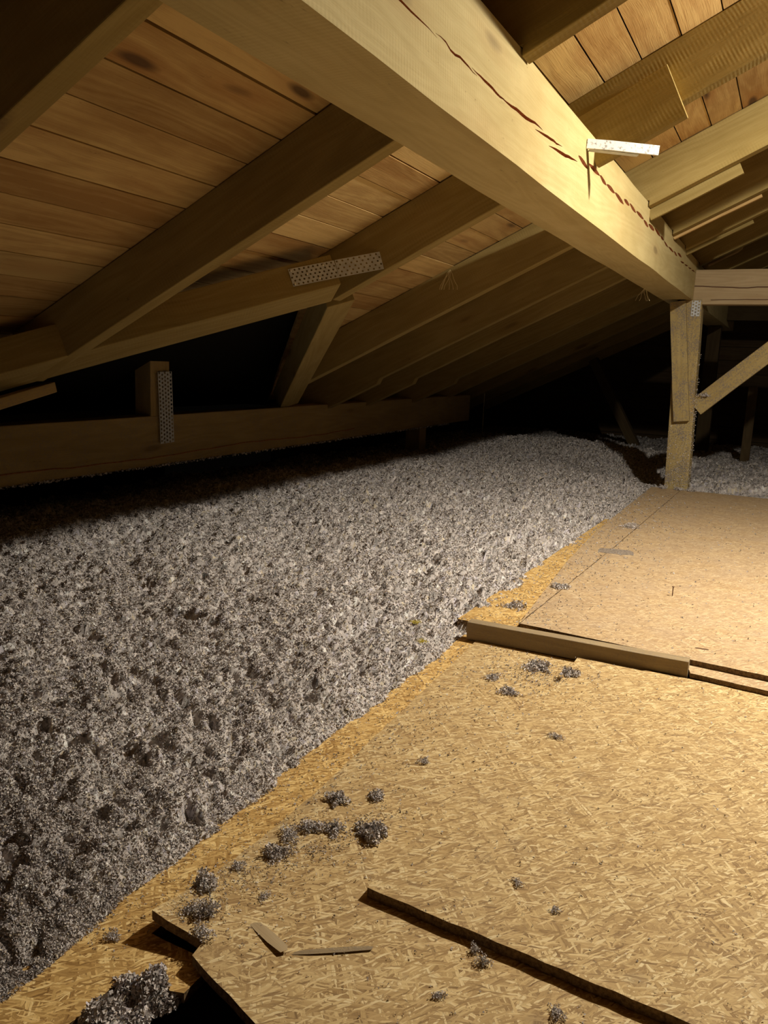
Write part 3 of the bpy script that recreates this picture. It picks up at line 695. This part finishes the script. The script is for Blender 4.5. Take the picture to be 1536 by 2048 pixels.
# ------------------------------------------------------------------ small details
nl = lathe('nail', [(.0015, 0), (.0022, .004), (.0022, .042), (.006, .043), (.006, .045)], M['rust'], (-.384, 3.735, 0), None, 8); tag(nl, 'rusty nail standing upright on the dusty floor', 'nail')
def chip(x, y, z, L, w, ang, mat, label):
    o = prism('wood_shaving', [(-L/2, -w*.3), (-L*.3, -w*.42), (L*.1, -w*.5), (L*.46, -w*.42), (L/2, w*.1), (L*.42, w*.4), (0, w*.5), (-L*.4, w*.42), (-L*.47, w*.1)], 0, .0006, M[mat]); o.location = (x, y, z+.0003); o.rotation_euler = (0, 0, ang); tag(o, label, 'shaving', 'shavings lying on the boards'); return o
chip(-.740, 1.068, surf(-.74, 1.05)+.003, .10, .024, -.30, 'tie', 'broad brown shaving right of the broken board corner')
chip(-.625, 1.105, zB+.003, .15, .013, .62, 'batten', 'long grey shaving in front of the foreground board')
chip(-.19, 3.05, 0.0, .05, .012, .1, 'rust', 'small dark chip on the dusty floor at the right')
chip(-.79, 4.50, 0.0, .20, .14, .3, 'dust', 'smooth grey dusty patch far back on the floor')
for i, (x, y, z) in enumerate([(-1.185, 2.66, .0), (-1.10, 2.53, -.02)]):
    o = clump('foam_crumb', x, y, .022, .6, 90, z+.02, i, 'foam'); tag(o, ['yellow foam crumb on the insulation, the farther of two', 'yellow foam crumb on the insulation, close to the board edge'][i], 'foam')
for nm_, pos, L_, k_, lab in (('straw_wisp', (-2.05, 4.865, 1.60), .15, 7, 'pale straw wisp hanging on the saw-marked rafter'), ('straw_wisp', (-1.06, 6.2, 1.62), .12, 6, 'fine wisp hanging under the far end of the diagonal beam')):
    root = bpy.data.objects.new(nm_, None); COL.objects.link(root); root.location = pos; tag(root, lab, 'straw')
    r = random.Random(k_)
    for i in range(k_):
        a = Vector((0, 0, 0)); pts = [a.copy()]; d = Vector((r.uniform(-.5, .5), -.15, -1))
        for q in range(5): a = a + d*L_/6 + Vector((r.uniform(-.01, .01), r.uniform(-.004, .004), 0)); pts.append(a.copy())
        tube('fibre', [p[:] for p in pts], .0012, M['straw'], root)
st = tube('hanging_string', [(-3.5, 9.66, .95), (-3.505, 9.66, .5), (-3.5, 9.66, -.0)], .004, M['straw']); tag(st, 'thin pale string hanging down past the end of the low beam', 'string')
# the lamp that lights the attic, hanging from the roof beyond the right edge of the picture
lp = bpy.data.objects.new('hanging_bulb', None); COL.objects.link(lp); lp.location = LAMP; tag(lp, 'bare light bulb hanging from the rafters right of the picture', 'lamp')
def sub(o): o.parent = lp; o.matrix_parent_inverse = lp.matrix_world.inverted() if False else Matrix.Translation(-Vector(LAMP)); return o
bulb = lathe('glass_bulb', [(.012, .05), (.016, .03), (.028, .01), (.031, -.01), (.024, -.028), (.006, -.036)], M['bulb'], LAMP); sub(bulb)
sub(lathe('socket', [(.016, .045), (.019, .05), (.019, .09), (.008, .1)], M['black'], LAMP)); sub(tube('cable', [(LAMP[0], LAMP[1], LAMP[2]+.095), (LAMP[0], LAMP[1], BZ(LAMP[0])+.01)], .004, M['black']))
bpy.data.materials['bulb_glass'].node_tree.nodes['Principled BSDF'].inputs['Emission Strength'].default_value = 8
lo.location = (LAMP[0], LAMP[1], LAMP[2]-.045)
